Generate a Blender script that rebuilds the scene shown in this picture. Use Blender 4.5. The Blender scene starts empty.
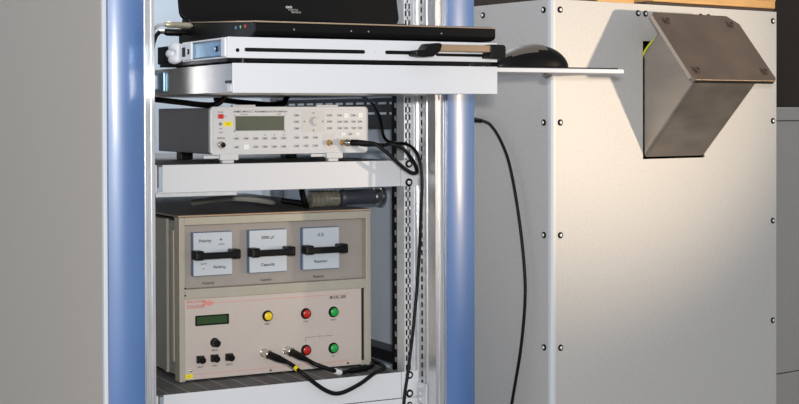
import bpy, bmesh, math, random
from math import radians, sin, cos, pi, tan
from mathutils import Vector, Matrix, Euler
random.seed(4)
S = bpy.context.scene
COL = S.collection
EYE = 1300.0            # height of the camera above the floor, mm; lengths below are mm, x right along the rack, y into the room

# ------------------------------------------------------------------ materials
def lin(c):
    return tuple(((v/255)/12.92 if v/255 <= .04045 else (((v/255)+.055)/1.055)**2.4) for v in c) + (1.0,)

MATS = {}
def mat(name, rgb, rough=.5, metal=0., spec=.5, noise=0., nscale=40., bump=0., emit=0., coat=0., stretch=None, trans=0., rvar=0.):
    if name in MATS: return MATS[name]
    m = bpy.data.materials.new(name); m.use_nodes = True
    nt = m.node_tree; b = nt.nodes['Principled BSDF']
    b.inputs['Base Color'].default_value = lin(rgb)
    b.inputs['Roughness'].default_value = rough
    b.inputs['Metallic'].default_value = metal
    b.inputs['Specular IOR Level'].default_value = spec
    if coat: b.inputs['Coat Weight'].default_value = coat; b.inputs['Coat Roughness'].default_value = .12
    if trans: b.inputs['Transmission Weight'].default_value = trans
    if emit:
        b.inputs['Emission Color'].default_value = lin(rgb); b.inputs['Emission Strength'].default_value = emit
    if noise or bump or rvar:
        tc = nt.nodes.new('ShaderNodeTexCoord'); mp = nt.nodes.new('ShaderNodeMapping')
        nt.links.new(tc.outputs['Object'], mp.inputs['Vector'])
        if stretch: mp.inputs['Scale'].default_value = stretch
        n = nt.nodes.new('ShaderNodeTexNoise'); n.inputs['Scale'].default_value = nscale; n.inputs['Detail'].default_value = 5
        nt.links.new(mp.outputs['Vector'], n.inputs['Vector'])
        if noise:
            r = nt.nodes.new('ShaderNodeMapRange')
            r.inputs['From Min'].default_value = .3; r.inputs['From Max'].default_value = .7
            r.inputs['To Min'].default_value = 1-noise; r.inputs['To Max'].default_value = 1+noise
            nt.links.new(n.outputs['Fac'], r.inputs['Value'])
            mx = nt.nodes.new('ShaderNodeVectorMath'); mx.operation = 'SCALE'
            mx.inputs[0].default_value = lin(rgb)[:3]
            nt.links.new(r.outputs['Result'], mx.inputs['Scale'])
            nt.links.new(mx.outputs['Vector'], b.inputs['Base Color'])
        if rvar:
            r2 = nt.nodes.new('ShaderNodeMapRange')
            r2.inputs['From Min'].default_value = .3; r2.inputs['From Max'].default_value = .7
            r2.inputs['To Min'].default_value = rough-rvar; r2.inputs['To Max'].default_value = rough+rvar
            nt.links.new(n.outputs['Fac'], r2.inputs['Value']); nt.links.new(r2.outputs['Result'], b.inputs['Roughness'])
        if bump:
            bp = nt.nodes.new('ShaderNodeBump'); bp.inputs['Strength'].default_value = bump; bp.inputs['Distance'].default_value = .001
            nt.links.new(n.outputs['Fac'], bp.inputs['Height']); nt.links.new(bp.outputs['Normal'], b.inputs['Normal'])
    MATS[name] = m
    return m

M = dict(
 floor=mat('floor_linoleum', (104,98,92), .6, noise=.08, nscale=6),
 wallpaint=mat('blue_grey_wall_paint', (176,186,196), .7, noise=.02, nscale=5),
 wall=mat('dark_brown_backdrop', (52,42,34), .85, noise=.15, nscale=8),
 greycab=mat('grey_cabinet_paint', (176,171,167), .6, noise=.02),
 sidegrey=mat('rack_side_grey_paint', (194,185,174), .55, noise=.015, nscale=300, bump=.08),
 inner=mat('rack_inner_blue_grey', (212,222,236), .5, noise=.03, nscale=20),
 alu=mat('brushed_aluminium', (214,214,216), .32, .75, noise=.1, nscale=40, stretch=(30,30,.3), rvar=.1),
 zinc=mat('zinc_plated_rail', (222,224,226), .4, .45, noise=.06, nscale=50),
 blue=mat('blue_plastic', (82,119,175), .36, 0, .9, coat=.5, noise=.05, nscale=5, stretch=(6,6,1), rvar=.06),
 white=mat('white_powder_coat', (221,222,226), .45, noise=.01, nscale=200),
 offwhite=mat('instrument_plastic', (212,213,216), .4),
 steel=mat('brushed_steel', (196,192,188), .32, .9, noise=.06, nscale=30, stretch=(1,1,25)),
 slide=mat('blueish_slide_metal', (120,156,182), .3, .7, noise=.2, nscale=25),
 black=mat('black_plastic', (9,9,10), .4, 0, .25),
 blackgloss=mat('glossy_black', (5,5,6), .22, 0, .25),
 rubber=mat('black_rubber', (10,10,11), .5, 0, .25),
 lidblack=mat('laptop_lid_black', (7,7,8), .5, 0, .2),
 gold=mat('champagne_trim', (196,168,140), .35, .5),
 plugmetal=mat('dull_plug_metal', (188,182,158), .4, .5),
 scale=mat('dark_plate_edge', (40,35,31), .6, .3),  # near-black colour for the bottom edge of the chute plate
 bolt=mat('dark_bolt_steel', (92,82,74), .5, .6),
 glint=mat('painted_screw_glint', (236,236,236), .3, .25),  # pale centre dot painted as the flash glint on black screws
 tan=mat('tan_anodised_bar', (176,148,120), .4, .35),
 darkshelf=mat('dark_grey_shelf_mat', (94,93,93), .6, noise=.12, nscale=90, bump=.2),
 rib=mat('worn_grey_rib', (150,150,150), .5),
 hside=mat('instrument_dark_grey_side', (104,104,113), .5, noise=.04),
 lcd=mat('olive_lcd', (94,99,84), .25, noise=.03, nscale=80),
 lcdink=mat('lcd_ink', (76,84,68), .4),
 key=mat('grey_key', (186,186,188), .45),
 keylit=mat('white_key', (250,250,250), .4),
 pad=mat('light_grey_pad', (206,206,206), .5),
 ink=mat('dark_print', (52,50,52), .6),
 red=mat('red_plastic', (205,40,32), .35),
 redprint=mat('red_print', (206,74,66), .6),
 salmon=mat('salmon_print', (222,150,136), .6),
 yellow=mat('yellow_label', (246,226,40), .5),
 brass=mat('gold_plated', (226,178,92), .25, .9),
 chrome=mat('chrome', (225,225,225), .16, 1.),
 nickel=mat('nickel', (215,212,206), .22, 1.),
 beige=mat('beige_case_frame', (180,174,159), .5, .1, noise=.03, nscale=60),
 genpanel=mat('light_beige_panel', (203,190,181), .5, noise=.015, nscale=150),
 recess=mat('grey_recess_panel', (160,152,146), .5, noise=.03, nscale=60),
 caseside=mat('grey_case_side', (150,148,142), .5, noise=.04),
 casetop=mat('dark_grey_case_top', (116,111,108), .6, noise=.12, nscale=70),
 plate=mat('pale_blue_plate', (200,207,215), .45),
 platerim=mat('blue_plate_edge', (110,130,165), .45),
 lcdgreen=mat('green_lcd', (44,74,34), .3, noise=.08, nscale=120),
 btnyellow=mat('yellow_lens', (250,212,30), .3),
 btnred=mat('red_lens', (190,36,26), .3),
 btngreen=mat('green_lens', (36,170,72), .3),
 cab=mat('cabinet_paint', (191,189,186), .42, .0, .5, noise=.045, nscale=170, bump=.15),
 cabedge=mat('cabinet_corner_trim', (204,207,211), .4),
 rawsteel=mat('raw_steel', (176,167,158), .4, .9, noise=.12, nscale=9, stretch=(1,1,3), bump=.05, rvar=.08),
 lidsteel=mat('raw_steel_plate', (122,106,93), .48, .7, noise=.1, nscale=14, bump=.06, rvar=.06),
 steeledge=mat('cut_steel_edge', (190,180,168), .4, .7),
 dark=mat('dark_interior', (18,17,17), .7),
 wire=mat('yellow_green_wire', (206,206,60), .5),
 pine=mat('pine_wood', (206,160,98), .6, noise=.16, nscale=14, stretch=(1,14,14)),
 darkwood=mat('dark_brown_wood_and_gap', (58,46,38), .7, noise=.2, nscale=12),
 mousetop=mat('mouse_grey_brown_shell', (88,81,73), .5),
 paper=mat('white_collar', (240,240,240), .5),
 amber=mat('clear_ribbed_plastic', (120,116,104), .2, 0, .6, noise=.3, nscale=60),
 slate=mat('slate_grip', (62,66,74), .45),
 jackblue=mat('blue_jack', (110,150,210), .4), jackgreen=mat('green_jack', (120,190,110), .4), jackred=mat('red_jack', (220,80,70), .4),
)

# ------------------------------------------------------------------ mesh helpers (mm)
def BM(): return bmesh.new()

def join(bm, src):
    me = bpy.data.meshes.new('tmp'); src.to_mesh(me); src.free(); bm.from_mesh(me); bpy.data.meshes.remove(me)

def box(bm, x0, x1, y0, y1, z0, z1, mi=0, bev=0, seg=2):
    t = bmesh.new(); bmesh.ops.create_cube(t, size=1)
    for v in t.verts:
        v.co = Vector((x0+(v.co.x+.5)*(x1-x0), y0+(v.co.y+.5)*(y1-y0), z0+(v.co.z+.5)*(z1-z0)))
    if bev:
        bmesh.ops.bevel(t, geom=list(t.edges), offset=bev, segments=seg, affect='EDGES', profile=.5)
    for f in t.faces: f.material_index = mi
    join(bm, t)

def prism(bm, pts, axis, a0, a1, mi=0, smooth=False, bev=0, seg=2):
    """pts: 2D outline; axis 'x': pts=(y,z); 'y': (x,z); 'z': (x,y)"""
    t = bmesh.new()
    def P(p, a):
        return (a, p[0], p[1]) if axis == 'x' else ((p[0], a, p[1]) if axis == 'y' else (p[0], p[1], a))
    A = [t.verts.new(P(p, a0)) for p in pts]; B = [t.verts.new(P(p, a1)) for p in pts]
    t.faces.new(A); t.faces.new(B[::-1])
    n = len(pts)
    for i in range(n):
        f = t.faces.new((A[i], A[(i+1) % n], B[(i+1) % n], B[i])); f.smooth = smooth
    bmesh.ops.recalc_face_normals(t, faces=list(t.faces))
    if bev: bmesh.ops.bevel(t, geom=list(t.edges), offset=bev, segments=seg, affect='EDGES', profile=.5)
    for f in t.faces: f.material_index = mi
    join(bm, t)

def frame_of(d):
    d = Vector(d).normalized()
    up = Vector((0,0,1)) if abs(d.z) < .9 else Vector((1,0,0))
    u = d.cross(up).normalized(); v = u.cross(d).normalized()
    return d, u, v

def lathe(bm, p0, d, prof, seg=20, mi=0):
    """prof: list of (distance along d, radius[, material])"""
    d, u, v = frame_of(d); p0 = Vector(p0); t = bmesh.new(); rings = []
    for q in prof:
        rings.append([t.verts.new(p0 + d*q[0] + (u*cos(2*pi*k/seg)+v*sin(2*pi*k/seg))*max(q[1], .01)) for k in range(seg)])
    for i in range(len(rings)-1):
        m = prof[i+1][2] if len(prof[i+1]) > 2 else mi
        for k in range(seg):
            f = t.faces.new((rings[i][k], rings[i][(k+1) % seg], rings[i+1][(k+1) % seg], rings[i+1][k]))
            f.material_index = m; f.smooth = True
    f = t.faces.new(rings[0]); f.material_index = mi
    f = t.faces.new(rings[-1]); f.material_index = prof[-1][2] if len(prof[-1]) > 2 else mi
    bmesh.ops.recalc_face_normals(t, faces=list(t.faces))
    join(bm, t)

def cyl(bm, p0, p1, r, seg=16, mi=0):
    p0, p1 = Vector(p0), Vector(p1)
    lathe(bm, p0, p1-p0, [(0, r), ((p1-p0).length, r)], seg, mi)

def spline(pts, n=10):
    P = [Vector(p) for p in pts]; P = [P[0]*2-P[1]] + P + [P[-1]*2-P[-2]]; out = []
    for i in range(1, len(P)-2):
        a, b, c, d = P[i-1], P[i], P[i+1], P[i+2]
        for k in range(n):
            t = k/n
            out.append(.5*((2*b)+(c-a)*t+(2*a-5*b+4*c-d)*t*t+(3*b-a-3*c+d)*t**3))
    out.append(P[-2]); return out

def tube(bm, pts, r, seg=10, n=10, mi=0, raw=False):
    P = [Vector(p) for p in pts] if raw else spline(pts, n)
    t = bmesh.new(); rings = []
    d0, u, v = frame_of(P[1]-P[0])
    for i, p in enumerate(P):
        d = (P[min(i+1, len(P)-1)]-P[max(i-1, 0)]).normalized()
        u = (u - d*u.dot(d)).normalized(); v = d.cross(u)
        rr = r(i/(len(P)-1)) if callable(r) else r
        rings.append([t.verts.new(p+(u*cos(2*pi*k/seg)+v*sin(2*pi*k/seg))*rr) for k in range(seg)])
    for i in range(len(rings)-1):
        for k in range(seg):
            f = t.faces.new((rings[i][k], rings[i][(k+1) % seg], rings[i+1][(k+1) % seg], rings[i+1][k])); f.smooth = True
    t.faces.new(rings[0]); t.faces.new(rings[-1])
    for f in t.faces: f.material_index = mi
    bmesh.ops.recalc_face_normals(t, faces=list(t.faces))
    join(bm, t)

def rrect(x0, x1, z0, z1, r, n=5):
    out = []
    for cx, cz, a0 in ((x1-r, z1-r, 0), (x0+r, z1-r, 90), (x0+r, z0+r, 180), (x1-r, z0+r, 270)):
        for k in range(n+1):
            a = radians(a0+90*k/n); out.append((cx+r*cos(a), cz+r*sin(a)))
    return out

def mesh_obj(name, bm, mats, parent=None, loc=(0,0,0), smooth=False):
    for v in bm.verts: v.co *= .001
    bm.normal_update()
    for e in bm.edges:
        if len(e.link_faces) == 2:
            a, b = e.link_faces
            if a.smooth != b.smooth or a.normal.dot(b.normal) < .78: e.smooth = False
    me = bpy.data.meshes.new(name); bm.to_mesh(me); bm.free()
    for m in (mats if isinstance(mats, (list, tuple)) else [mats]): me.materials.append(m)
    o = bpy.data.objects.new(name, me); COL.objects.link(o)
    o.location = Vector(loc)*.001
    if parent: o.parent = parent
    return o

def W(x, y, z): return (x, y, z+EYE)     # lengths measured from the camera to lengths from the floor

def thing(name, label, cat, loc, rz=0, group=None):
    o = bpy.data.objects.new(name, None); COL.objects.link(o); o.empty_display_size = .05
    o.location = Vector(loc)*.001; o.rotation_euler = (0, 0, rz)
    o['label'] = label; o['category'] = cat
    if group: o['group'] = group
    return o

def solo(o, label, cat, group=None):
    o['label'] = label; o['category'] = cat
    if group: o['group'] = group
    return o

def structure(o): o['kind'] = 'structure'; return o

def lettering(parent, text, x, z, h, m, y=0., name='lettering', align='CENTER', width=None, flip=False, bold=0.):
    """letters standing in the x-z plane facing -y, cap height h"""
    cu = bpy.data.curves.new('t', 'FONT'); cu.body = text; cu.size = h/.72; cu.align_x = align; cu.align_y = 'CENTER'
    cu.offset = bold or (h*.025 if m is M['ink'] else 0)
    ob = bpy.data.objects.new('t', cu); COL.objects.link(ob)
    bpy.context.view_layer.update()
    me = bpy.data.meshes.new_from_object(ob.evaluated_get(bpy.context.evaluated_depsgraph_get()))
    co = [v.co.copy() for v in me.vertices]; fs = [list(p.vertices) for p in me.polygons]
    bpy.data.objects.remove(ob); bpy.data.curves.remove(cu); bpy.data.meshes.remove(me)
    w = max(c.x for c in co)-min(c.x for c in co); k = (width/w) if width else 1
    bm = bmesh.new(); vs = []
    for q in co:
        if flip: q.x, q.y = -q.x, -q.y
        vs.append(bm.verts.new((x+q.x*k, y-.25, z+q.y)))
    for f in fs:
        try: bm.faces.new([vs[i] for i in f])
        except ValueError: pass
    bm.normal_update()
    for f in bm.faces:
        if f.normal.y > 0: f.normal_flip()
    return mesh_obj(name, bm, m, parent)

# ================================================================== setting
bm = BM(); box(bm, -3500, 6000, -2500, 6500, -60, 0); structure(mesh_obj('floor', bm, M['floor']))
bm = BM(); box(bm, -3500, 8000, 4500, 4600, 0, 3200); structure(mesh_obj('wall_back', bm, M['wallpaint']))
bm = BM(); box(bm, 3500, 6200, 4460, 4499, 0, 2300, 0, 3); dr_ = structure(mesh_obj('dark_backdrop', bm, M['wall']))  # panel added to keep the far right background dark
bm = BM(); lathe(bm, (3600, 4460, 1050), (0,-1,0), [(0,22),(6,22),(7,9),(40,9),(42,26),(66,24),(70,10)], 18); mesh_obj('backdrop_knob', bm, M['nickel'], dr_)

# ================================================================== equipment rack
RX, RY = 955, 2126                       # centre line and front face of the rack
rack = thing('equipment_rack', 'tall open equipment rack with blue rounded corner posts and aluminium edges', 'rack', (RX, RY, 0))
H = 2050

def post(side):
    s = side
    # aluminium core, inner edge 245 from the centre line
    bm = BM()
    core = [(245,0),(250,0),(250,2.5),(253,2.5),(253,-1),(260,-1),(260,2),(262,2),(262,-2),(264,-2),(264,8),(300,8),(300,74),(268,74),(268,104),(245,104),(245,72),(250,72),(250,58),(245,58),(245,36),(249,36),(249,26),(245,26)]
    prism(bm, [(s*x, y) for x, y in core], 'z', 60, H-60, 0)
    p = mesh_obj('post', bm, M['alu'], rack)
    bm = BM()
    cr, wd = (2, 60) if s > 0 else (6, 54)
    pts = [(s*264, 8)] + [(s*264, 1)] + [(s*(264+wd*k/14), -4-5.6*(1-((k-cr)/7.5)**2)) for k in range(15)] + [(s*(264+wd), 6), (s*(264+wd), 60), (s*300, 60), (s*300, 8)]
    prism(bm, pts, 'z', 60, H-60, 0, smooth=False)
    bm.normal_update()
    for f in bm.faces:
        if abs(f.normal.z) < .5 and f.calc_center_median().y < 4: f.smooth = True
    mesh_obj('blue_insert', bm, M['blue'], p)
    # slotted seam on the inner side face
    bm = BM()
    z = 80
    while z < H-90:
        box(bm, s*244.6 if s > 0 else -246, s*246 if s > 0 else -244.6, 45, 50, z, z+9, 0); z += 14.82
    mesh_obj('slot_row', bm, M['dark'], p)
    # 19 inch mounting rail
    bm = BM()
    xa, xb = sorted((s*225, s*251))
    c0 = s*232.5
    box(bm, xa, c0-5.2, 74, 76, 80, H-80); box(bm, c0+5.2, xb, 74, 76, 80, H-80); box(bm, c0-1.4, c0+1.4, 74, 76, 80, H-80)
    z = 90.0; prev = 80.0; k = 0
    ref = EYE-443.6-22.2
    zs = []
    z = ref - 44.45*16
    while z < H-80:
        for dz in (-15.875, 0, 15.875): zs.append(z+dz)
        z += 44.45
    for q in zs:
        if q-4.8 <= prev: continue
        if q+4.8 > H-82: break
        box(bm, c0-5.2, c0+5.2, 74, 76, prev, q-4.8); prev = q+4.8
    box(bm, c0-5.2, c0+5.2, 74, 76, prev, H-80)
    xr = sorted((s*225, s*226.8))
    box(bm, xr[0], xr[1], 76, 101, 80, H-80)
    mesh_obj('mounting_rail', bm, M['zinc'], p)
    # black slotted channel behind the rail
    bm = BM()
    xr = sorted((s*228.5, s*262)); box(bm, xr[0], xr[1], 102, 126, 80, H-80, 0)
    z = 90
    xq = sorted((s*227.9, s*229))
    while z < H-90:
        box(bm, xq[0], xq[1], 110, 115, z, z+8, 1); z += 22.2
    mesh_obj('cable_channel', bm, [M['black'], M['alu']], p)
for s in (-1, 1): post(s)
for s in (-1, 1):                      # rear posts
    bm = BM(); xr = sorted((s*270, s*318)); box(bm, xr[0], xr[1], 770, 820, 60, H-60, 0, 4)
    mesh_obj('rear_post', bm, M['alu'], rack)
bm = BM(); box(bm, -324, -321, 13.2, 800, 70, H-60); mesh_obj('side_panel', bm, M['sidegrey'], rack)
bm = BM(); box(bm, -324.5, -318.2, 3, 13, 60, H-60, 0, 1.0); o = mesh_obj('edge_trim', bm, M['white'], rack)
bm = BM(); box(bm, 302, 306, 75, 800, 70, H-60); mesh_obj('side_panel', bm, M['inner'], rack)
bm = BM(); box(bm, -325, 325, 0, 820, 0, 60, 0, 4); mesh_obj('plinth', bm, M['sidegrey'], rack)
bm = BM()
for q in ((-325,325,0,60),(-325,325,760,820),(-325,-265,0,820),(265,325,0,820)): box(bm, *q, H-60, H, 0, 2)
mesh_obj('top_frame', bm, M['sidegrey'], rack)
# slotted dark bracket along the inside of the right wall
bm = BM()
box(bm, 286, 302, 150, 770, EYE-28, EYE+30, 0)
for zz in (EYE-1, EYE+18):
    y = 165
    while y < 740:
        box(bm, 285.4, 287, y, y+32, zz, zz+4, 1); y += 46
mesh_obj('slotted_bracket', bm, [M['black'], M['zinc']], rack)
bm = BM(); box(bm, 262, 302, 120, 770, EYE-452, EYE-430, 0, 2); mesh_obj('support_angle', bm, M['black'], rack)
# square bracket with a bolt on the inner face of the right post
bm = BM(); box(bm, 242.5, 245, 28, 62, EYE-496, EYE-460, 0, 1)
for zz in (EYE-490, EYE-480, EYE-468): lathe(bm, (242.5, 52, zz), (-1,0,0), [(0,3.2),(1.5,3),(2.5,1)], 10)
mesh_obj('cage_bracket', bm, M['zinc'], rack)

# ------------------------------------------------------------------ screws
def screw(parent, p, d, r=5., ring='black', head='glint', name='screw'):
    bm = BM()
    lathe(bm, p, d, [(0, r*1.12, 0), (1.1, r*1.12, 0), (1.8, r*.86, 0), (2.4, r*.55, 0), (2.5, r*.5, 1), (3.0, r*.44, 1), (3.3, r*.25, 1), (3.4, 0, 1)], 16)
    return mesh_obj(name, bm, [M[ring], M[head]], parent)

# ------------------------------------------------------------------ rack shelves
def shelf(label, ztop, mi):
    t = thing('rack_shelf', label, 'shelf', W(RX, 2197, ztop-44.45), group='white rack shelves')
    bm = BM(); box(bm, -209, 217, 0, 2, 0, 44.45, 0, .8); box(bm, -216, 217, 2, 9, 0, 2); mesh_obj('front_panel', bm, M['white'], t)
    bm = BM(); box(bm, -216, 217, 2, 695, 41.2, 44.2, 0)
    x = -200
    while x < 215:
        box(bm, x, x+2.2, 6, 690, 44.1, 44.6, 1 if mi else 0); x += 34
    mesh_obj('tray', bm, [M['darkshelf'], M['rib']], t)
    for s in (-1, 1):
        bm = BM(); xr = sorted((s*218, s*250)); box(bm, xr[0], xr[1], .2, 2.6, 0, 44.45, 0, .5)
        e = mesh_obj('mounting_ear', bm, M['white'], t)
        for dz in (-15.9, 15.9): screw(e, (s*232.5, .2, 22.2+dz), (0,-1,0), 6.2)
        bm = BM(); xr = sorted((s*212, s*215)); box(bm, xr[0], xr[1], 10, 695, 8, 41); mesh_obj('side_flange', bm, M['hside'], t)
    return t
sh1 = shelf('white rack shelf carrying the small white function generator', -79.6, 0)
bm = BM(); box(bm, -216, -80, 10, 34, -7, 0.2, 0, .6); mesh_obj('lower_flange', bm, M['zinc'], sh1)
sh2 = shelf('white rack shelf carrying the big beige surge generator', -443.6, 1)
# blank panel just under the lower shelf
t = thing('blank_panel', 'plain white blank panel directly below the lowest shelf', 'panel', W(RX, 2197, -577.5))
bm = BM(); box(bm, -250, 250, 0, 2.6, 0, 88.0, 0, .5); mesh_obj('plate', bm, M['white'], t)
for s in (-1, 1):
    for z in (12, 76): screw(t, (s*232.5, 0, z), (0,-1,0), 5)

# ================================================================== pulled-out drawer
dr = thing('rack_drawer', 'white fronted shallow steel drawer jutting from the rack', 'shelf', W(740, 1880, 29.7))
bm = BM(); box(bm, 0, 430, 0, 2.5, 0, 41.6, 0, .8); mesh_obj('front_panel', bm, M['white'], dr)
bm = BM(); box(bm, .4, 2.4, 2.5, 700, 1, 41.0, 0); box(bm, 427.6, 429.6, 2.5, 700, 1, 41.0); box(bm, 2, 428, 2.5, 700, 1, 3); box(bm, 2, 428, 698, 700, 1, 41)
mesh_obj('body', bm, M['steel'], dr)
bm = BM(); box(bm, 2.4, 427.6, 2.5, 698, 39, 41, 0); mesh_obj('cover', bm, M['black'], dr)
bm = BM(); box(bm, -1.2, .6, 6, 26, 14, 17.5, 0); mesh_obj('catch', bm, M['black'], dr)
bm = BM(); box(bm, -.9, .6, 5, 20, 2, 12, 0, .5); mesh_obj('catch_plate', bm, M['white'], dr)
for x0, x1 in ((-8.9, .4), (429.6, 439)):
    bm = BM(); box(bm, x0, x1, 322, 700, 10, 32, 0, 1); mesh_obj('runner', bm, M['zinc'], dr)
bm = BM(); box(bm, -3, .4, 284, 320, 6, 36, 0, 1); mesh_obj('runner_end', bm, M['slide'], dr)
# sliding mouse board on the right
bm = BM(); box(bm, 428, 690, 30, 215, 34.6, 41.4, 0, 1); mb = mesh_obj('mouse_board', bm, M['white'], dr)
bm = BM(); lathe(bm, (560, 60, 34.6), (0,0,-1), [(0,4),(2,9),(5,8),(9,2)], 14); mesh_obj('clamp_knob', bm, M['nickel'], mb)

# ------------------------------------------------------------------ keyboard tray above the drawer
kt = thing('keyboard_tray', 'slim white slide-out tray with black slots and tan pull handle under the laptop', 'tray', W(732.7, 1880, 71.3))
bm = BM(); box(bm, 0, 437, 0, 2.5, 6.8, 36, 0, .8); mesh_obj('front_panel', bm, M['white'], kt)
bm = BM(); box(bm, .5, 436.5, 2.5, 185, 33.5, 35.7); box(bm, .5, 436.5, 2.5, 185, 7, 9); box(bm, 434, 436.5, 2.5, 185, 7, 35.7); box(bm, 8, 10, 2.5, 185, 7, 35.7); mesh_obj('body', bm, M['white'], kt)
bm = BM(); box(bm, 3, 434, 186, 308, 7, 34, 0, 1); mesh_obj('rear_body', bm, M['black'], kt)
bm = BM(); box(bm, 1, 8, 24, 185, 10, 32, 0, 1.5); sl = mesh_obj('slide', bm, M['slide'], kt)
bm = BM(); box(bm, -2.6, 1.2, 140, 184, 9, 34, 0, 1); mesh_obj('slide_block', bm, M['white'], sl)
bm = BM(); box(bm, -3, .6, 164, 178, 14, 28, 0, .5); mesh_obj('slide_hole', bm, M['dark'], sl)
for yy in (44, 150): screw(sl, (.9 if yy < 100 else -2.6, yy, 21), (-1,0,0), 3.6, 'dark')
bm = BM(); box(bm, -2, 6, 6, 22, 8, 35, 0, 2.2); mesh_obj('slide_stop', bm, M['white'], kt)
bm = BM()
for k in range(3): lathe(bm, (-2, 200+12*(k % 2), 12+9*k), (0,1,0), [(0,5),(3,7),(16,7.5),(26,6)], 12)
box(bm, -4, 6, 198, 236, 7, 35, 0, 3); mesh_obj('cable_clamp', bm, M['white'], kt)
def pill(bm, x0, x1, z, r, y0, y1, mi=0):
    prism(bm, rrect(x0, x1, z-r, z+r, r*.98, 6), 'y', y0, y1, mi)
for x0, x1, z, r in ((12.0, 17.5, 17.6, 2.7), (25, 212, 18.6, 2.7), (245, 312, 18.6, 2.7), (330, 436, 16.5, 2.2)):
    bm = BM(); pill(bm, x0, x1, z, r, -.35, 2); mesh_obj('slot', bm, M['black'], kt)
bm = BM(); lathe(bm, (228, 0, 18.6), (0,-1,0), [(0,1.5),(.6,1.4),(.8,.5)], 8); mesh_obj('rivet', bm, M['zinc'], kt)
# pull handle: black ends, tan bar
bm = BM(); box(bm, 322, 414, -22, -12, 20.5, 31, 0, 1.5); hb = mesh_obj('handle', bm, M['tan'], kt)
bm = BM()
prism(bm, [(283,13.5),(283,21.5),(298,23),(304,31.5),(322,33),(327,31),(324,21),(312,13),(296,11.5)], 'y', -25, 0, 0, bev=1.5); mesh_obj('handle_end', bm, M['black'], hb)
bm = BM()
prism(bm, [(409,11.5),(409,18),(411,20),(411,32.5),(434,32),(437,29),(437,14),(433,10.5)], 'y', -25, 0, 0, bev=1.5); mesh_obj('handle_end', bm, M['black'], hb)
for xy in ((30, 20), (400, 20), (30, 270), (400, 270)):
    bm = BM(); lathe(bm, (xy[0], xy[1], 0), (0,0,1), [(0,9),(7,9)], 14); mesh_obj('spacer', bm, M['black'], kt)
bm = BM(); box(bm, 4, 433, 12, 300, 2.2, 6.8, 0); mesh_obj('under_plate', bm, M['black'], kt)

# ------------------------------------------------------------------ laptop
lp = thing('laptop', 'open black laptop with champagne trim line and screen tilted back on the tray', 'laptop', W(775, 1885, 107.3))
LW = 395
bm = BM()
prism(bm, [(0,9),(3,5),(14,2.6),(282,2.6),(285,6),(285,36),(0,21.5)], 'x', 0, LW, 0, bev=1.2); mesh_obj('base', bm, M['lidblack'], lp)
bm = BM()
prism(bm, [(-.8,21.6),(.6,23.6),(286,37.6),(286,36.4)], 'x', -.8, LW+.8, 0, bev=.4); mesh_obj('trim', bm, M['gold'], lp)
TILT = Matrix.Translation((0, 0, 23.6)) @ Matrix.Rotation(math.atan(14/285.4), 4, 'X')
bm = BM(); box(bm, 4, LW-4, 5, 262, .05, .5, 0); bm.transform(TILT); mesh_obj('palm_rest', bm, M['lidblack'], lp)
bm = BM()
for r in range(6):
    for c in range(18): box(bm, 26+19*c, 42+19*c, 118+19*r, 134+19*r, .5, 2.2, 0, .6, 1)
bm.transform(TILT); mesh_obj('keyboard', bm, M['black'], lp)
bm = BM(); box(bm, 140, 230, 30, 90, .5, .9, 0, .1); bm.transform(TILT); mesh_obj('touchpad', bm, M['slate'], lp)
for p in ((40,30),(350,30),(40,260),(350,260)):
    bm = BM(); lathe(bm, (p[0],p[1],-.4), (0,0,1), [(0,7),(3.2,7)], 12); mesh_obj('foot', bm, M['rubber'], lp)
for y, m in ((70,'jackblue'),(52,'jackgreen'),(34,'jackred')):
    bm = BM(); lathe(bm, (.4, y, 17.5), (-1,0,0), [(0,2.3),(1.0,2.3),(1.2,1.2),(.6,1.1)], 12); mesh_obj('audio_jack', bm, M[m], lp)
for x in (60, 150, 178, 300):
    bm = BM(); lathe(bm, (x, .3, 12.5), (0,-1,0), [(0,1.5),(.8,1.2)], 8); mesh_obj('indicator', bm, M['nickel'], lp)
bm = BM(); box(bm, 8, LW-8, 286, 340, 6, 33, 0, 3); mesh_obj('battery', bm, M['lidblack'], lp)
# lid: hinge bar at the back, panel tilted back 14 degrees
bm = BM(); cyl(bm, (4, 283, 37), (LW-4, 283, 37), 8, 16); box(bm, -4, 40, 262, 292, 28, 44, 0, 4); mesh_obj('hinge', bm, M['lidblack'], lp)
lid = bpy.data.objects.new('lid', None)
bm = BM()
prism(bm, rrect(0, LW-8, 0, 262, 16, 6), 'y', 0, 9, 0, bev=1.5)
bm.transform(Matrix.Translation((-10, 276, 40)) @ Matrix.Rotation(radians(-13), 4, 'X'))
lid = mesh_obj('lid', bm, M['lidblack'], lp)
bm = BM(); prism(bm, rrect(14, LW-22, 46, 250, 3, 3), 'y', -.5, 1, 0)
bm.transform(Matrix.Translation((-10, 276, 40)) @ Matrix.Rotation(radians(-13), 4, 'X'))
mesh_obj('screen', bm, M['blackgloss'], lid)
for txt, x, z, h, w in (('FUJITSU', 193.0, 22.6, 2.8, 17), ('SIEMENS', 198.0, 18.6, 2.8, 17)):
    o = lettering(lid, txt, x, z, h, M['key'], width=w)
    o.data.transform(Matrix.Translation((-.010, .276, .040)) @ Matrix.Rotation(radians(-13), 4, 'X'))
bm = BM()
tube(bm, [(186+5*cos(a)/(1+sin(a)**2), -.2, 27+4*sin(a)*cos(a)/(1+sin(a)**2)) for a in [2*pi*k/24 for k in range(25)]], .8, 6, 2)
bm.transform(Matrix.Translation((-10, 276, 40)) @ Matrix.Rotation(radians(-13), 4, 'X'))
mesh_obj('emblem', bm, M['key'], lid)

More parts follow.
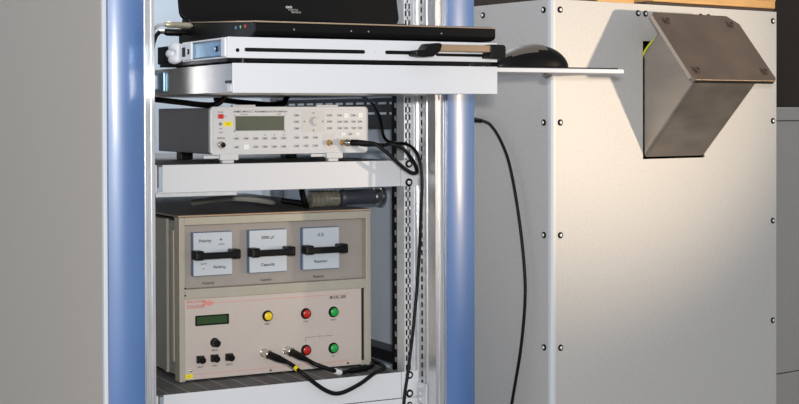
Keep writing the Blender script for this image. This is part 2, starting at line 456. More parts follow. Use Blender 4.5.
# plug in the left side of the laptop
pl = thing('audio_cable', 'grey cable with champagne barrel plug in the left side of the laptop', 'cable', W(775, 2137, 137.5))
bm = BM(); lathe(bm, (0,0,0), (-1,0,.02), [(0,2.2),(3,2.2),(3.2,4.2),(8,4.8),(32,4.8),(33,5.2),(43,4.6),(45,3)], 16); mesh_obj('plug', bm, M['plugmetal'], pl)
bm = BM(); tube(bm, [(-44,0,.9),(-54,8,-2),(-57,22,-20),(-57,28,-120),(-57,28,-700),(-57,28,-1374)], 2.6); mesh_obj('cord', bm, M['key'], pl)
pl2 = thing('network_cable', 'black cable with small metal tip below the champagne plug', 'cable', W(775, 2160, 128))
bm = BM(); lathe(bm, (0,0,0), (-1,0,0), [(0,4),(10,4),(10.2,6),(34,6),(38,3.4)], 12); mesh_obj('plug', bm, M['black'], pl2)
bm = BM(); lathe(bm, (-38,0,0), (-1,0,0), [(0,3.2),(8,3.2)], 10); mesh_obj('tip', bm, M['nickel'], pl2)
bm = BM(); tube(bm, [(-45,0,0),(-53,-2,-10),(-58,-3,-40),(-58,-4,-160),(-58,-4,-700),(-58,-4,-1364)], 3.2); mesh_obj('cord', bm, M['rubber'], pl2)

# ------------------------------------------------------------------ mouse and pad on the board
bm = BM(); box(bm, 0, 248, 0, 165, 0, 2.4, 0, .6)
solo(mesh_obj('mouse_pad', bm, M['rubber'], None, W(1176, 1918, 71.1)), 'thin dark mouse pad lying on the white sliding board', 'mouse pad')
mo = thing('computer_mouse', 'black computer mouse with grey-brown top shell on the sliding board', 'mouse', W(1208, 1975, 73.5))
def mouse_mesh(scale, zlo, zhi, x0f=0., x1f=1.):
    t = bmesh.new(); N, K = 26, 22; rows = []
    for i in range(N+1):
        u = x0f+(x1f-x0f)*i/N
        if u > .58: h = 37.5*max(0, 1-((u-.58)/.42)**2.3)**.64
        else: h = 37.5*(.2+.8*math.sin(pi/2*(u/.58))**.9)
        wdt = 30*max(0, 1-abs(2*u-1)**3.2)**.5
        row = []
        for k in range(K+1):
            a = pi*k/K
            y = -cos(a); y = math.copysign(abs(y)**.8, y)*wdt; z = h*max(0, sin(a))**.7
            row.append(t.verts.new((u*154, y*scale, max(z, 0)*scale)))
        rows.append(row)
    for i in range(N):
        for k in range(K):
            f = t.faces.new((rows[i][k], rows[i+1][k], rows[i+1][k+1], rows[i][k+1])); f.smooth = True
            zc = f.calc_center_median().z; pass
        f = t.faces.new((rows[i][0], rows[i][K], rows[i+1][K], rows[i+1][0]))
    bmesh.ops.remove_doubles(t, verts=list(t.verts), dist=.05)
    bmesh.ops.recalc_face_normals(t, faces=list(t.faces))
    return t
bm = mouse_mesh(1, 0, 1); mesh_obj('body', bm, M['blackgloss'], mo)
bm = mouse_mesh(1.025, 0, 1, .02, .66)
dele = [f for f in bm.faces if f.calc_center_median().z < (9+27*(f.calc_center_median().x/146)**.75 if f.calc_center_median().x < 104 else 99)]
bmesh.ops.delete(bm, geom=dele, context='FACES'); bmesh.ops.solidify(bm, geom=list(bm.faces), thickness=.5)
mesh_obj('top_shell', bm, M['mousetop'], mo)
bm = BM(); tube(bm, [(2,0,6),(-12,0,3.5),(-24,20,2.5),(-28,70,2.4),(-22,106,2.4)], 2.2); mesh_obj('cord', bm, M['rubber'], mo)

# ================================================================== small function generator (upper shelf)
fg = thing('function_generator', 'small white bench function generator with olive display on the upper shelf', 'function generator', W(830, 2207, -79.4))
Zt = 92.1
def V(v): return Zt-v
bm = BM(); box(bm, 3, 282, 8, 268, 15, 90, 0, 2); mesh_obj('case', bm, M['hside'], fg)
bm = BM(); prism(bm, rrect(0, 285, 13.6, Zt, 7, 5), 'y', 0, 10, 0, bev=1.6); bz = mesh_obj('bezel', bm, M['offwhite'], fg)
bm = BM(); prism(bm, rrect(6, 279, 18, Zt-5, 5, 5), 'y', -1.2, 1, 0, bev=.5); fp = mesh_obj('front_panel', bm, M['offwhite'], fg)
for x0 in (40, 190):
    bm = BM(); box(bm, x0, x0+40, 3, 12, Zt-1, Zt+3, 0, 1.2); mesh_obj('top_clip', bm, M['offwhite'], fg)
for x0, x1 in ((16, 48), (206, 236)):
    bm = BM(); box(bm, x0, x1, -2, 9, 5, 16, 0, 1.5); box(bm, x0-26, x0+4, 4, 9, 8, 13, 0, 1); box(bm, x0+6, x1-6, 4, 16, 0, 6, 0, .5); mesh_obj('front_foot', bm, M['offwhite'], fg)
for x0 in (30, 230):
    bm = BM(); box(bm, x0, x0+22, 225, 250, 0, 15.5, 0, 1); mesh_obj('rear_foot', bm, M['black'], fg)
fy = -1.2
bm = BM(); prism(bm, rrect(42.2, 128.6, V(39.5), V(15.4), 1, 2), 'y', fy-.4, fy+1, 0); ds = mesh_obj('display', bm, M['lcd'], fg)
bm = BM(); box(bm, 46, 60, fy-.6, fy, V(37), V(34)); mesh_obj('readout', bm, M['lcdink'], ds)
bm = BM()
for x0, x1, z0, z1 in ((40.6, 42.4, 41, 14), (128.4, 130.2, 41, 14), (40.6, 130.2, 15.6, 14), (40.6, 130.2, 41, 39.3)): box(bm, x0, x1, fy-.8, fy+.5, V(z0), V(z1))
mesh_obj('display_frame', bm, M['pad'], ds)
bm = BM(); box(bm, 12.6, 21.8, fy-2.5, fy+1, V(19.6), V(12.4), 0, .7); mesh_obj('power_switch', bm, M['red'], fg)
bm = BM(); lathe(bm, (16.8, fy, V(28.2)), (0,-1,0), [(0,2.6),(1.4,2.4),(1.8,1)], 12); mesh_obj('pilot_lamp', bm, M['platerim'], fg)
bm = BM(); box(bm, 21.5, 37.5, fy-.3, fy, V(32), V(24.4)); mesh_obj('sticker', bm, M['yellow'], fg)
lettering(fg, 'CE', 29.5, V(28.2), 3.2, M['lcdink'], fy-.3)
lettering(fg, 'HAMEG HM 8131-2', 39.5, V(8.4), 3.2, M['ink'], fy, align='LEFT', width=33)
lettering(fg, 'PROGRAMMABLE FUNCTION GENERATOR', 76, V(8.4), 2.8, M['ink'], fy, align='LEFT', width=58)
lettering(fg, 'Instruments', 52, V(12.6), 1.8, M['ink'], fy, align='LEFT')
lettering(fg, '15 MHz', 115, V(12.6), 1.8, M['ink'], fy, align='LEFT')
lettering(fg, 'POWER', 17, V(9.2), 2, M['ink'], fy)
lettering(fg, 'I', 8.6, V(16), 2.4, M['ink'], fy); lettering(fg, 'O', 25, V(16), 2.4, M['ink'], fy)
lettering(fg, 'TRIG', 17, V(36), 1.8, M['ink'], fy); lettering(fg, 'INPUT', 18, V(42), 1.8, M['ink'], fy)
lettering(fg, 'SIGNAL', 18, V(51), 2.6, M['ink'], fy-.3, width=13)
for x0, x1, v0, v1 in ((10.4, 25.8, 72, 49), (200.5, 221, 71.6, 46), (226, 266, 71.6, 52)):
    bm = BM(); box(bm, x0, x1, fy-.3, fy+.5, V(v0), V(v1)); mesh_obj('socket_field', bm, M['pad'], fg)
def bnc_socket(parent, x, y, z, m, ring, r=5.):
    bm = BM(); lathe(bm, (x, y, z), (0,-1,0), [(0,r+1.4,1),(1.2,r+1.4,1),(1.3,r,0),(9,r*.92,0),(9.1,r*.6,1),(4,r*.55,1)], 18)
    cyl(bm, (x-r-1.2, y-6, z), (x+r+1.2, y-6, z), 1, 8)
    return mesh_obj('bnc_socket', bm, [M[m], M[ring]], parent)
bnc_socket(fg, 18, fy, V(62), 'nickel', 'black', 4.6)
bnc_socket(fg, 210.8, fy, V(60.8), 'brass', 'nickel', 4.2)
bnc_socket(fg, 235.5, fy, V(60.8), 'brass', 'nickel', 4.2)
bnc_socket(fg, 253, fy, V(60.8), 'brass', 'nickel', 4.2)
def button(x, v, w=8.4, h=4.4, m='key', cap=None):
    bm = BM(); box(bm, x-w/2, x+w/2, fy-1.8, fy+.6, V(v)-h/2, V(v)+h/2, 0, .5); b = mesh_obj('button', bm, M[m], fg)
    bm = BM(); box(bm, x-w*.3, x+w*.3, fy-2.0, fy-1.7, V(v)-.7, V(v)+.5); mesh_obj('legend', bm, M['ink'] if m == 'key' else M['pad'], b)
    return b
cols = (44.3, 61.1, 78, 94.3, 110.8, 127.8)
for i, x in enumerate(cols):
    button(x, 52)
    if i == 1: button(x, 65.8, 8.4, 7.4, 'keylit')
    else: button(x, 65.8)
for x in (151.3, 168.2, 185.5):
    for v in (51.5, 65.4): button(x, v)
for x in (151.3, 211.9):
    for v in (14.6, 25.2, 36.2): button(x, v)
for i, x in enumerate((230.5, 242, 256.6, 268.6)):
    for v in (14.8, 25.6, 36.3):
        if v < 20 and i in (1, 3): button(x, v, 7.4, 7.0, 'keylit')
        else: button(x, v, 7.4, 4.2)
button(235.6, 46.4, 7.4, 4.4, 'keylit'); button(250, 46.4, 6.4, 4.4); button(262.5, 46.4, 7.4, 4.4, 'keylit')
for x in cols + (151.3, 168.2, 185.5): lettering(fg, random.choice(('1','2','3','AM','FM','OFS','TRG')), x, V(46.6), 1.6, M['ink'], fy)
bm = BM(); box(bm, 160, 202.6, fy-.3, fy+.5, V(42.8), V(7.2), 0); mesh_obj('dial_field', bm, M['pad'], fg)
bm = BM(); lathe(bm, (185, fy-.3, V(24.4)), (0,-1,0), [(0,9.4,1),(.6,9.4,1),(.7,7.6,0),(4,7.0,0),(4.6,6,0),(4.7,0,0)], 26); mesh_obj('dial', bm, [M['pad'], M['key']], fg)
for x, v in ((181.5, 10.4), (181.5, 39.4), (165, 24.6), (198.6, 24.6)):
    bm = BM(); prism(bm, [(x-1.8, V(v)-1.2), (x+1.8, V(v)-1.2), (x, V(v)+1.5)], 'y', fy-.6, fy-.2); mesh_obj('arrow_mark', bm, M['lcdink'], fg)

# output cable looping out of the generator
def bnc_plug(parent, p, d, L=26, r=6.2):
    bm = BM(); lathe(bm, p, d, [(0,r*.95,0),(3,r,0),(7,r*1.0,0),(7.2,r*.8,0),(9,r*.85,0)], 18); mesh_obj('plug_collar', bm, M['nickel'], parent)
    bm = BM(); q = Vector(p)+Vector(d).normalized()*9; lathe(bm, q, d, [(0,r*.75),(2,r*.86),(L*.5,r*.8),(L*.75,r*.6),(L,r*.45)], 16); mesh_obj('strain_relief', bm, M['rubber'], parent)
    return q+Vector(d).normalized()*(L-1)
cb = thing('coaxial_cable', 'black coaxial cable looping from the sockets of the small function generator', 'cable', W(1066, 2196, -47.8))
d1 = Vector((.78, -.62, -.02)); e1 = bnc_plug(cb, (0,0,0), d1, 34)
d2 = Vector((.80, -.58, -.1)); e2 = bnc_plug(cb, (17,0,0), d2, 34)
bm = BM(); tube(bm, [e1, e1+d1*10+Vector((0,0,-2)), (58,-40,-17), (80,-44,-37), (103,-40,-51), (120,-30,-51.5), (122,-22,-40), (106,-34,-26), (86,-46,-11), (66,-42,-2.5), e2+d2*8, e2], 3.3, 10, 10); mesh_obj('cord', bm, M['rubber'], cb)
# cable dropping from behind, over the rail, down past the lower shelf
bm = BM(); tube(bm, [(1196,2420,40),(1182,2330,22),(1165,2262,-6),(1162,2240,-40),(1164,2212,-50),(1171,2170,-52),(1177,2145,-70),(1180,2137,-105),(1180,2139,-150),(1182,2152,-250),(1172,2151,-350),(1160,2150,-432),(1151,2150,-496),(1150,2156,-640),(1156,2170,-900),(1150,2160,-1180),(1120,2100,-1290),(1030,2000,-1296)], 2.8, 10, 8)
for v in bm.verts: v.co.z += EYE
solo(mesh_obj('power_cord', bm, M['rubber']), 'long thin black cord hanging down in front of the right perforated rail', 'cable')

# ================================================================== beige surge generator (lower shelf)
sg = thing('surge_generator', 'large beige two-tier surge generator with coloured lamps on the lower shelf', 'generator', W(802, 2280, -443.2))
GT = 275.0
def G(v): return GT-v
bm = BM(); box(bm, 4, 350, 24, 598, 8, 266, 0, 1); mesh_obj('case', bm, M['caseside'], sg)
for x0, x1, nm in ((0, 10, 0), (344.5, 354, 1)):
    bm = BM(); box(bm, x0, x1, 0, 24, 1, GT-2, 0, 1); mesh_obj('corner_post', bm, M['beige'], sg)
bm = BM(); box(bm, 10, 344.5, 0, 20, G(15.0), GT-2, 0, .8); mesh_obj('top_beam', bm, M['beige'], sg)
bm = BM(); box(bm, 10, 344.5, 0, 20, G(137.5), G(121), 0, .8); mesh_obj('middle_beam', bm, M['beige'], sg)
bm = BM(); box(bm, -1, 355, 2, 600, GT-2, GT+1.5, 0, .8); box(bm, -1, 355, -1.5, 4, GT-1.2, GT+1.6, 1, .6); mesh_obj('top_cover', bm, [M['casetop'], M['gold']], sg)
bm = BM(); box(bm, 10, 345, 18, 24, G(121.5), G(14)); mesh_obj('recess_panel', bm, M['recess'], sg)
bm = BM(); box(bm, 10.5, 336.5, 3, 23, 3, G(137.5), 0, .5); lpn = mesh_obj('control_panel', bm, M['genpanel'], sg)
bm = BM(); box(bm, 336.5, 341.5, 4.5, 23, 8, G(137.5)); mesh_obj('gap_strip', bm, M['dark'], sg)
bm = BM(); box(bm, 341.5, 344.6, 2, 23, 3, G(137.5), 0, .4); mesh_obj('edge_strip', bm, M['beige'], sg)
bm = BM(); box(bm, 336.4, 341.6, 3, 20, 1.5, 10); mesh_obj('slot_end', bm, M['beige'], sg)
# left side: recessed column with a raised strip
bm = BM(); box(bm, 1.5, 5, 34, 46, 30, 250, 0, 1); mesh_obj('side_strip', bm, M['beige'], sg)
bm = BM(); box(bm, 0, 5, 64, 78, 8, 268, 0, 1); mesh_obj('side_rib', bm, M['caseside'], sg)
for p in ((20,40),(334,40),(20,570),(334,570)):
    bm = BM(); lathe(bm, (p[0],p[1],0), (0,0,1), [(0,8),(9,9)], 14); mesh_obj('foot', bm, M['rubber'], sg)
for z in (G(119), G(126), G(131)): 
    bm = BM(); lathe(bm, (10, 0, z), (0,-1,0), [(0,1.6),(1.2,1.4)], 8); mesh_obj('hinge_pin', bm, M['black'] if z != G(126) else M['nickel'], sg)
fy = 3
bm = BM(); prism(bm, rrect(28.3, 87.8, G(183), G(166), 1, 2), 'y', fy-1.0, fy+1); ld = mesh_obj('display_window', bm, M['black'], sg)
bm = BM(); box(bm, 31, 84.5, fy-1.2, fy, G(180.4), G(168.2)); mesh_obj('display', bm, M['lcdgreen'], ld)
# logo with arrow and red rules
bm = BM(); prism(bm, [(42,G(142.5)),(52,G(142.5)),(52,G(140.5)),(64,G(146.3)),(52,G(152)),(52,G(150)),(42,G(150))], 'y', fy-.12, fy); mesh_obj('logo_arrow', bm, M['salmon'], sg)
lettering(sg, 'EMV-SYSTEME', 13.5, G(142.8), 4.4, M['redprint'], fy, align='LEFT', width=33)
lettering(sg, 'SCHL\u00d6DER', 13.5, G(150.8), 5.6, M['red'], fy, align='LEFT', width=31)
for z0, x0, x1 in ((G(146.2), 64, 312), (G(263.5), 14, 312)):
    bm = BM(); box(bm, x0, x1, fy-.2, fy, z0-.45, z0+.45); mesh_obj('red_rule', bm, M['salmon'], sg)
lettering(sg, 'MODEL 2000', 290.5, G(151), 5.2, M['ink'], fy, width=31)
def lamp(x, v, m, lab, r=8.4):
    bm = BM(); lathe(bm, (x, fy, G(v)), (0,-1,0), [(0,r+1.2,1),(.8,r+1.2,1),(.9,r,0),(5,r,0),(5.2,r*.78,0)], 24); b = mesh_obj('push_button', bm, [M['black'], M['paper']], sg)
    bm = BM(); lathe(bm, (x, fy-5, G(v)), (0,-1,0), [(0,r*.84),(1.6,r*.8),(3,r*.45),(3.2,0)], 20); mesh_obj('lens', bm, M[m], b)
    lettering(sg, lab, x, G(v+14), 2.6, M['ink'], fy)
lamp(157.5, 174.6, 'btnyellow', 'RESET'); lamp(229, 175.4, 'btnred', 'STOP'); lamp(281.5, 176, 'btngreen', 'START')
lamp(229, 238.6, 'btnred', 'OFF'); lamp(281, 239, 'btngreen', 'ON')
bm = BM(); box(bm, 229, 250, fy-.2, fy, G(217.2), G(216.6)); box(bm, 260, 281, fy-.2, fy, G(217.2), G(216.6)); box(bm, 228.7, 229.3, fy-.2, fy, G(224), G(216.6)); mesh_obj('group_line', bm, M['lcdink'], sg)
lettering(sg, 'HV', 255, G(216.8), 2.6, M['ink'], fy)
def knob(x, v, kind, lab):
    bm = BM()
    if kind == 0:
        lathe(bm, (x, fy, G(v)), (0,-1,0), [(0,8.2,1),(2,8,1),(2.2,6.6,0),(15,6,0),(16,5,0),(16.1,0,0)], 20)
    else:
        box(bm, x-6.5, x+6.5, fy-6, fy, G(v)-6, G(v)+6, 0, 1); lathe(bm, (x, fy-6, G(v)), (0,-1,0), [(0,6,0),(10,5.4,0),(11,4.6,0),(11.1,0,0)], 18)
        box(bm, x-4.5, x-1.5, fy-6.6, fy-5, G(v)-2, G(v)+3.5, 1)  # bright square modelled as the highlight on the knob base
    mesh_obj('knob', bm, [M['black'], M['nickel']], sg)
    lettering(sg, lab, x+1, G(v+13.2), 2.6, M['ink'], fy)
knob(61.8, 212.5, 0, 'MODE'); knob(36.2, 238.6, 1, 'DELAY'); knob(61, 238.4, 1, 'LEVEL'); knob(87.2, 238.6, 1, 'SELECT')
bm = BM(); box(bm, 10.8, 23.5, fy-.4, fy, G(269.5), G(262)); mesh_obj('sticker', bm, M['yellow'], sg)
lettering(sg, 'CAL', 17, G(265.8), 2.4, M['red'], fy-.4)
bnc_socket(sg, 150.8, fy, G(237), 'nickel', 'nickel', 6); bnc_socket(sg, 193.2, fy, G(236), 'nickel', 'nickel', 6)
for x, v in ((162.6, 267.2), (309.3, 267), (20, 256)):
    bm = BM(); lathe(bm, (x, fy, G(v)), (0,-1,0), [(0,2.8),(1.4,2.4),(1.8,1)], 12); mesh_obj('screw', bm, M['nickel'], sg)
for x, txt in ((57.5, 'Polarity'), (161.5, 'Capacity'), (260.5, 'Resistor')):
    lettering(sg, txt, x, G(114.6), 4.4, M['ink'], 18, width=21)

# plug-in modules in the recess
def module(label, x0, kind):
    t = thing('plug_in_module', label, 'module', W(802+x0, 2298, -443.2+G(101)), group='plug-in modules of the surge generator')
    bm = BM(); box(bm, 0, 70, -11, 0, 0, 73, 0, .8); mesh_obj('housing', bm, M['platerim'], t)
    bm = BM(); box(bm, .9, 69.1, -12.2, -10.5, .9, 72.1, 0, .3); mesh_obj('face_plate', bm, M['plate'], t)
    bm = BM()
    prism(bm, [(-3,-36),(70,-36),(72,-34),(72,-25),(0,-25),(-5,-31)], 'z', 30, 40.5, 0, bev=1.4)
    for xa, xb in ((-6, 9), (58, 74)): box(bm, xa, xb, -35.5, -12.2, 28.5, 44, 0, 2)
    bm.transform(Matrix.Translation((2.2,0,0)))
    mesh_obj('handle', bm, M['black'], t)
    y = -12.2
    if kind == 0:
        lettering(t, 'Polarity', 21, 58.5, 5, M['ink'], y, width=22); lettering(t, '+', 49, 59.5, 7, M['ink'], y); lettering(t, 'positive', 50, 52.2, 2.4, M['ink'], y)
        lettering(t, 'negative', 18, 20.5, 2.4, M['ink'], y); lettering(t, '\u2013', 18, 12.5, 6, M['ink'], y); lettering(t, 'Polarity', 46, 13.5, 5, M['ink'], y, width=22, flip=True)
    elif kind == 1:
        lettering(t, '2000 \u00b5F', 34, 59.5, 5, M['ink'], y, width=24); lettering(t, 'Capacity', 34, 13.5, 5.2, M['ink'], y, width=26)
    else:
        lettering(t, '0 \u03a9', 34, 60, 5.4, M['ink'], y, width=11); lettering(t, 'Resistor', 34, 14, 5, M['ink'], y, width=25)
    return t
module('plug-in module marked Polarity with black handle, left in the beige generator', 26.4, 0)
module('plug-in module marked Capacity with black handle, middle in the beige generator', 126.2, 1)
module('plug-in module marked Resistor with black handle, right in the beige generator', 225.6, 2)

# coaxial cables of the surge generator
c1 = thing('coaxial_cable', 'black coaxial cable with yellow band drooping over the lower shelf edge', 'cable', W(802+150.8, 2273.5, -443.2+G(237)), group=None)
d = Vector((.38,-.9,-.18)); e = bnc_plug(c1, (0,0,0), d, 44, 7.6)
P1 = [e, (22,-66,-13), (31,-88,-25), (68,-90,-53), (95,-90,-61), (132,-88,-50), (160,-84,-36), (180,-70,-33.5), (203,-43,-33.5), (217,20,-34), (218,150,-34)]
bm = BM(); tube(bm, P1, 3.6, 10, 8); mesh_obj('cord', bm, M['rubber'], c1)
sp = spline(P1, 8)
bm = BM(); tube(bm, sp[10:13], 4.4, 10, raw=True); mesh_obj('colour_band', bm, M['yellow'], c1)
c2 = thing('coaxial_cable', 'black coaxial cable with white band lying on the lower shelf', 'cable', W(802+193.2, 2273.5, -443.2+G(236)))
d = Vector((.25,-.95,-.18)); e = bnc_plug(c2, (0,0,0), d, 44, 7.6)
P2 = [e, (21,-64,-15), (51,-70,-27), (70,-62,-33.5), (91,-48,-34.5), (118,-40,-34.5), (143,-26,-34.8), (162,8,-34.8), (166,60,-34.8), (166,180,-34.8)]
bm = BM(); tube(bm, P2, lambda t: 3.6 if not .45 < t < .62 else 5.2, 10, 8); mesh_obj('cord', bm, M['rubber'], c2)
sp = spline(P2, 8)
bm = BM(); tube(bm, sp[17:23], 5.0, 10, raw=True); mesh_obj('colour_band', bm, M['paper'], c2)

# dark connector with a clear ribbed tip lying on the surge generator
tl = thing('cable_connector', 'dark cylindrical cable connector with clear ribbed tip lying on the beige generator', 'connector', W(1062, 2335, -166.2))
bm = BM(); lathe(bm, (60,0,17), (1,0,.01), [(0,12),(2,14),(8,15),(9,13.5),(66,13.5),(67,12)], 22); mesh_obj('grip', bm, M['slate'], tl)
bm = BM(); lathe(bm, (126,0,17.6), (1,0,0), [(0,12.5),(3,15),(14,15),(15,17.5),(20,17.5),(21,14),(21.2,0)], 22); mesh_obj('end_ring', bm, M['nickel'], tl)
bm = BM(); prof = [(0,8)]
for k in range(7): prof += [(1+8*k,15.5-.2*k),(5+8*k,15.5-.2*k),(6+8*k,13),(8+8*k,13)]
lathe(bm, (0,0,16.2), (1,0,0), prof, 22); mesh_obj('ribbed_tip', bm, M['amber'], tl)
bm = BM(); tube(bm, [(-22,-16,40),(-17,-10,26),(-8,-2,7),(14,40,4),(20,160,4)], 5.5, 10)
o = mesh_obj('black_cable', bm, M['rubber'], None, W(1062, 2335, -166)); solo(o, 'short thick black cable crossing behind the shelf beside the ribbed connector', 'cable')
bm = BM(); tube(bm, [(905,2500,-160),(940,2430,-150),(985,2400,-152),(1030,2420,-160),(1040,2520,-161)], 5, 8)
for v in bm.verts: v.co.z += EYE
solo(mesh_obj('grey_cable', bm, M['caseside']), 'coiled grey cable lying on top of the beige generator', 'cable')
# dark cables under the drawer behind the small generator
for k, (pts, lab) in enumerate((([(800,2480,28),(850,2420,20),(880,2330,14),(905,2330,28)], 'thick black cable arching over the left of the small function generator'),
                           ([(950,2500,26),(985,2420,18),(1010,2340,15),(1040,2380,28)], 'thick black cable arching over the middle of the small function generator'))):
    bm = BM(); tube(bm, pts, 5, 8)
    for v in bm.verts: v.co.z += EYE+2
    solo(mesh_obj('black_cable', bm, M['rubber']), lab, 'cable')

# ================================================================== big metal cabinet
PC = radians(7.81)
cb = thing('metal_cabinet', 'big cream painted metal cabinet with steel chute and screwed panels', 'cabinet', W(1450.77, 2150.97, -1300), PC)
CW, CD, CH = 607, 640, 1503.5
def Z(z): return z+EYE
# front panel with the chute opening
bm = BM()
ox0, ox1, oz0, oz1 = 228.5, 396, Z(-86), Z(135)
x0, x1, z0, z1 = 7, CW, 30, CH
for q in ((x0, ox0, z0, z1), (ox1, x1, z0, z1), (ox0, ox1, z0, oz0), (ox0, ox1, oz1, z1)):
    box(bm, q[0], q[1], 0, 3, q[2], q[3])
bmesh.ops.remove_doubles(bm, verts=list(bm.verts), dist=.01)
mesh_obj('front_panel', bm, M['cab'], cb)
bm = BM(); box(bm, 0, 3, 7, CD, 30, CH); mesh_obj('side_panel', bm, M['cab'], cb)
bm = BM()
prism(bm, [(-.6,9),(-.6,3.2),(.5,1),(3.2,-.6),(9,-.6),(9,3),(3.6,3),(3,9)], 'z', 30, CH, 0, smooth=True); mesh_obj('corner_trim', bm, M['cabedge'], cb)
bm = BM(); box(bm, 3, CW-1, 3, CD, CH-3, CH-.2); mesh_obj('top_panel', bm, M['cab'], cb)
bm = BM(); box(bm, CW-3, CW, 3, CD, 30, CH); mesh_obj('side_panel', bm, M['cab'], cb)
bm = BM(); box(bm, 3, CW-3, CD-3, CD, 30, CH-3); mesh_obj('back_panel', bm, M['cab'], cb)
bm = BM(); box(bm, 15, CW-15, 15, CD-15, 0, 32); mesh_obj('plinth', bm, M['dark'], cb)
bm = BM(); box(bm, 150, 470, 150, 155, Z(-250), Z(190)); mesh_obj('inner_baffle', bm, M['dark'], cb)
for z in (185, -16.2, -217.6, -419, -620.3):
    screw(cb, (21, 0, Z(z)), (0,-1,0), 5.2, 'black'); screw(cb, (596, 0, Z(z)), (0,-1,0), 5.2, 'black'); screw(cb, (0, 20, Z(z)), (-1,0,0), 5.2, 'black')
screw(cb, (0, 191, Z(185)), (-1,0,0), 5.2, 'black')
for x in (215.8, 235.2, 385, 406.5): screw(cb, (x, 0, Z(186)), (0,-1,0), 5.2, 'black')
# inclined chute: square steel tube rising at 46 degrees, closed by a tilted plate
def plate_y(z, off=0):  # plane of the back of the plate through (-49,179) and (-154,53)
    return -49 - (179-z)*(105/126.) + off
t0 = (1.5, -82.5); sl = 133/124.5
def meet(yb, zb):        # where the line from (yb,zb) going out and up meets the plate back
    z = zb
    for _ in range(60):
        y = plate_y(z); z = zb + (yb-y)*sl
    return (plate_y(z), z)
lo = meet(0, -84); hi = meet(0, 112)
ztop = min(hi[1], 170)
bm = BM()
prism(bm, [(1.5, -85.4), (1.5, 110.4), hi, lo], 'x', 229.2, 395, 0, bev=7, seg=5); ch = mesh_obj('chute', bm, M['rawsteel'], cb)
bm2 = [v for v in ch.data.vertices]
for v in ch.data.vertices: v.co.z += EYE*.001
# plate in its own tilted frame
dv = Vector((0, -105, -126)).normalized(); nv = Vector((0, -126, 105)).normalized(); ux = Vector((1,0,0))
org = Vector((191, -49, 179))
def PL(u, v, n): return org+ux*u+dv*v+nv*n
L = 164; PWD = 226
out = [(6,0),(204,0),(PWD,20),(PWD,L-7),(PWD-7,L),(6,L),(0,L-6),(0,6)]
bm = BM(); A = [bm.verts.new(PL(u, v, 0)) for u, v in out]; B = [bm.verts.new(PL(u, v, 9)) for u, v in out]
n = len(out)
bm.faces.new(A); bm.faces.new(B[::-1])
for i in range(n):
    f = bm.faces.new((A[i], A[(i+1) % n], B[(i+1) % n], B[i])); f.material_index = 1
bmesh.ops.recalc_face_normals(bm, faces=list(bm.faces))
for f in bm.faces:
    if f.material_index == 1 and f.normal.x > -.3: f.material_index = 2 if f.normal.z < -.6 else 0  # left edge paler, bottom edge near-black, other edges as the plate
bmesh.ops.bevel(bm, geom=list(bm.edges), offset=.8, segments=1, affect='EDGES')
for v in bm.verts: v.co.z += EYE
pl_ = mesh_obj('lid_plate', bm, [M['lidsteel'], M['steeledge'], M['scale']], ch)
for u, v in ((26, 22), (196, 24), (22, 142), (204, 142)):
    bm = BM(); p = PL(u, v, 9); p.z += EYE
    lathe(bm, p, nv, [(0,8.5),(1,8.5),(1.1,6.5),(5,6.3),(5.6,5.2),(5.7,3),(3.5,2.8)], 6); mesh_obj('bolt', bm, M['bolt'], ch)
bm = BM(); tube(bm, [(226+4,14,Z(88)),(231,0,Z(112)),(233,-14,Z(129)),(240,-34,Z(146)),(252,-44,Z(150))], 2.2, 8); mesh_obj('earth_wire', bm, M['wire'], cb)

# black mains cord hanging against the cabinet's left side
def CL(a, b, z): return Vector((1450.77+a*cos(PC)-b*sin(PC), 2150.97+a*sin(PC)+b*cos(PC), z+EYE))
cord = thing('mains_cord', 'black mains cord hanging from the rack in front of the cabinet side', 'cable', (1450, 2300, 0))
pts = [Vector((1266, 2330, EYE-4)), Vector((1330, 2352, EYE-4)), CL(-15,205,-11.5), CL(-15,172,-14), CL(-15,150,-22), CL(-15,122,-50), CL(-15,97,-94), CL(-15,74,-175), CL(-15,58,-264), CL(-15,54.5,-336), CL(-15,67,-428), CL(-15,92,-530), CL(-20,125,-700), CL(-24,160,-1000), CL(-34,190,-1240), CL(-60,220,-1291), CL(-110,300,-1295)]
org_ = Vector((1450, 2300, 0))
bm = BM(); tube(bm, [p-org_ for p in pts], 2.9, 10, 8); mesh_obj('cord', bm, M['rubber'], cord)
bm = BM(); tube(bm, [p-org_ for p in (pts[0], pts[1], pts[2], pts[3]*.8+pts[2]*.2)], lambda t: 7.5-3.6*t, 12, 8); mesh_obj('strain_relief', bm, M['rubber'], cord)

# timber, boxes and a dark gap sheet on top of the cabinet
def on_cab(name, a0, a1, b0, b1, h, z0, m, label, cat, extra=None, bev=1.5):
    bm = BM(); box(bm, 0, a1-a0, 0, b1-b0, 0, h, 0, bev)
    if extra: extra(bm)
    o = mesh_obj(name, bm, M[m]); p = CL(a0, b0, 0); o.location = (p.x*.001, p.y*.001, (CH+z0)*.001); o.rotation_euler = (0, 0, PC)
    return solo(o, label, cat)
on_cab('gap_shadow_sheet', 240, 604, 4, 560, 6.4, 0, 'darkwood', 'flat dark brown sheet standing in for the shadow gap under the pine plank', 'board')  # dark sheet painted as the shade in the gap below the plank
def groove(bm): box(bm, 0, 350, -1.5, 3, 15, 30, 0, 1.2)
on_cab('pine_plank', 256, 606, 2, 120, 48, 6.5, 'pine', 'long pine plank lying on the cabinet top above the steel chute', 'plank', groove)
on_cab('pine_block', 118, 211, 5, 140, 60, 0, 'pine', 'short pine block on the cabinet top left of the long plank', 'wood block')
on_cab('dark_box', 3, 114, 6, 520, 70, 0, 'darkwood', 'dark brown box on the left edge of the cabinet top', 'box')
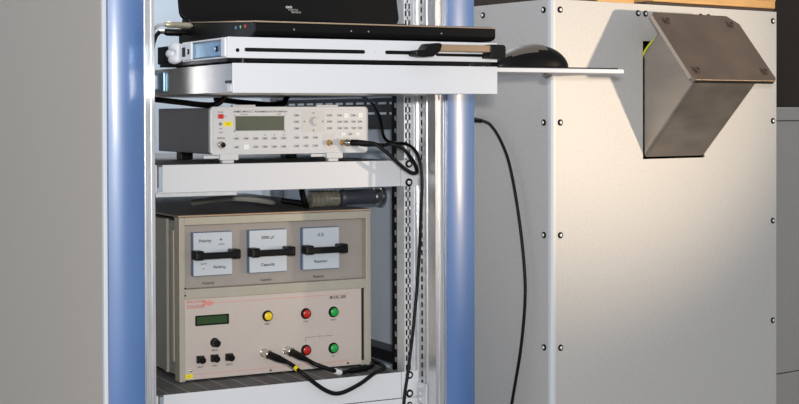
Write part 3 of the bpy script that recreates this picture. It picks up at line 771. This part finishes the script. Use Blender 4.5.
on_cab('dark_crate', 216, 600, 150, 560, 120, 6.5, 'darkwood', 'dark brown crate behind the pine plank on the cabinet top', 'crate')

# ------------------------------------------------------------------ grey cabinet in the background, right
gc = thing('storage_cabinet', 'low grey storage cabinet in the dark background right of the cream cabinet', 'cabinet', (2330, 3180, 0), PC)
GH = EYE+16
bm = BM(); box(bm, 0, 1500, 22, 500, 0, GH-40, 0, 2); mesh_obj('body', bm, M['greycab'], gc)
bm = BM(); box(bm, -2, 1502, 0, 502, GH-39, GH, 0, 2); mesh_obj('top_board', bm, M['greycab'], gc)
bm = BM(); box(bm, 3, 1497, 2, 22, 524, GH-41, 0, 2); dd = mesh_obj('door', bm, M['greycab'], gc)
bm = BM(); box(bm, 1380, 1392, -18, 2, 900, 1020, 0, 3); mesh_obj('handle', bm, M['zinc'], dd)
bm = BM(); box(bm, 3, 1497, 2, 22, 20, 521, 0, 2); mesh_obj('drawer', bm, M['greycab'], gc)

# ================================================================== light
w = bpy.data.worlds.new('room_light'); S.world = w; w.use_nodes = True
nt = w.node_tree; bg = nt.nodes['Background']
tc = nt.nodes.new('ShaderNodeTexCoord'); sx = nt.nodes.new('ShaderNodeSeparateXYZ'); nt.links.new(tc.outputs['Generated'], sx.inputs['Vector'])
rp = nt.nodes.new('ShaderNodeValToRGB'); mr = nt.nodes.new('ShaderNodeMapRange'); mr.inputs['From Min'].default_value = -1; mr.inputs['From Max'].default_value = 1
nt.links.new(sx.outputs['X'], mr.inputs['Value']); nt.links.new(mr.outputs['Result'], rp.inputs['Fac'])
rp.color_ramp.elements[0].color = (.79, .84, .90, 1); rp.color_ramp.elements[1].color = (.26, .26, .27, 1)
nt.links.new(rp.outputs['Color'], bg.inputs['Color']); bg.inputs['Strength'].default_value = 1.05

def light(name, kind, loc, target, energy, color, **kw):
    l = bpy.data.lights.new(name, kind); l.energy = energy; l.color = color
    for k, v in kw.items(): setattr(l, k, v)
    o = bpy.data.objects.new(name, l); COL.objects.link(o); o.location = Vector(loc)*.001
    o.rotation_euler = (Vector(target)-Vector(loc)).to_track_quat('-Z', 'Y').to_euler()
    return o
light('work_lamp', 'SPOT', (3650, -100, 1180), (1570, 2170, 1440), 330, (1, .80, .58), spot_size=radians(23), spot_blend=1.0, shadow_soft_size=.06)
light('camera_flash', 'AREA', (40, -30, 1400), (1150, 2200, 1150), 31, (1, .985, .96), shape='RECTANGLE', size=.09, size_y=.05)

light('rear_fill_light', 'AREA', (1500, 3500, 2950), (1300, 3600, 0), 60, (.92, .96, 1), shape='RECTANGLE', size=1.8, size_y=.6)  # unseen lamp added to brighten the back wall and the rack interior

# ================================================================== camera
F = 1452.33
cam = bpy.data.cameras.new('camera'); co = bpy.data.objects.new('camera', cam); COL.objects.link(co)
cam.sensor_width = 36; cam.lens = F*36/799; cam.shift_y = -(202-133.93)/799; cam.clip_start = .05; cam.clip_end = 60
co.location = (0, 0, EYE*.001)
psi, pit, rol = radians(28.03), radians(.79), radians(-.17)
R = Matrix.Rotation(-psi, 4, 'Z') @ Matrix.Rotation(pi/2-pit, 4, 'X') @ Matrix.Rotation(rol, 4, 'Z')
co.rotation_euler = R.to_euler()
S.camera = co
S.view_settings.view_transform = 'Standard'; S.view_settings.look = 'None'; S.view_settings.gamma = 1; S.view_settings.exposure = 0
S.view_settings.use_curve_mapping = False
S.cycles.max_bounces = 8
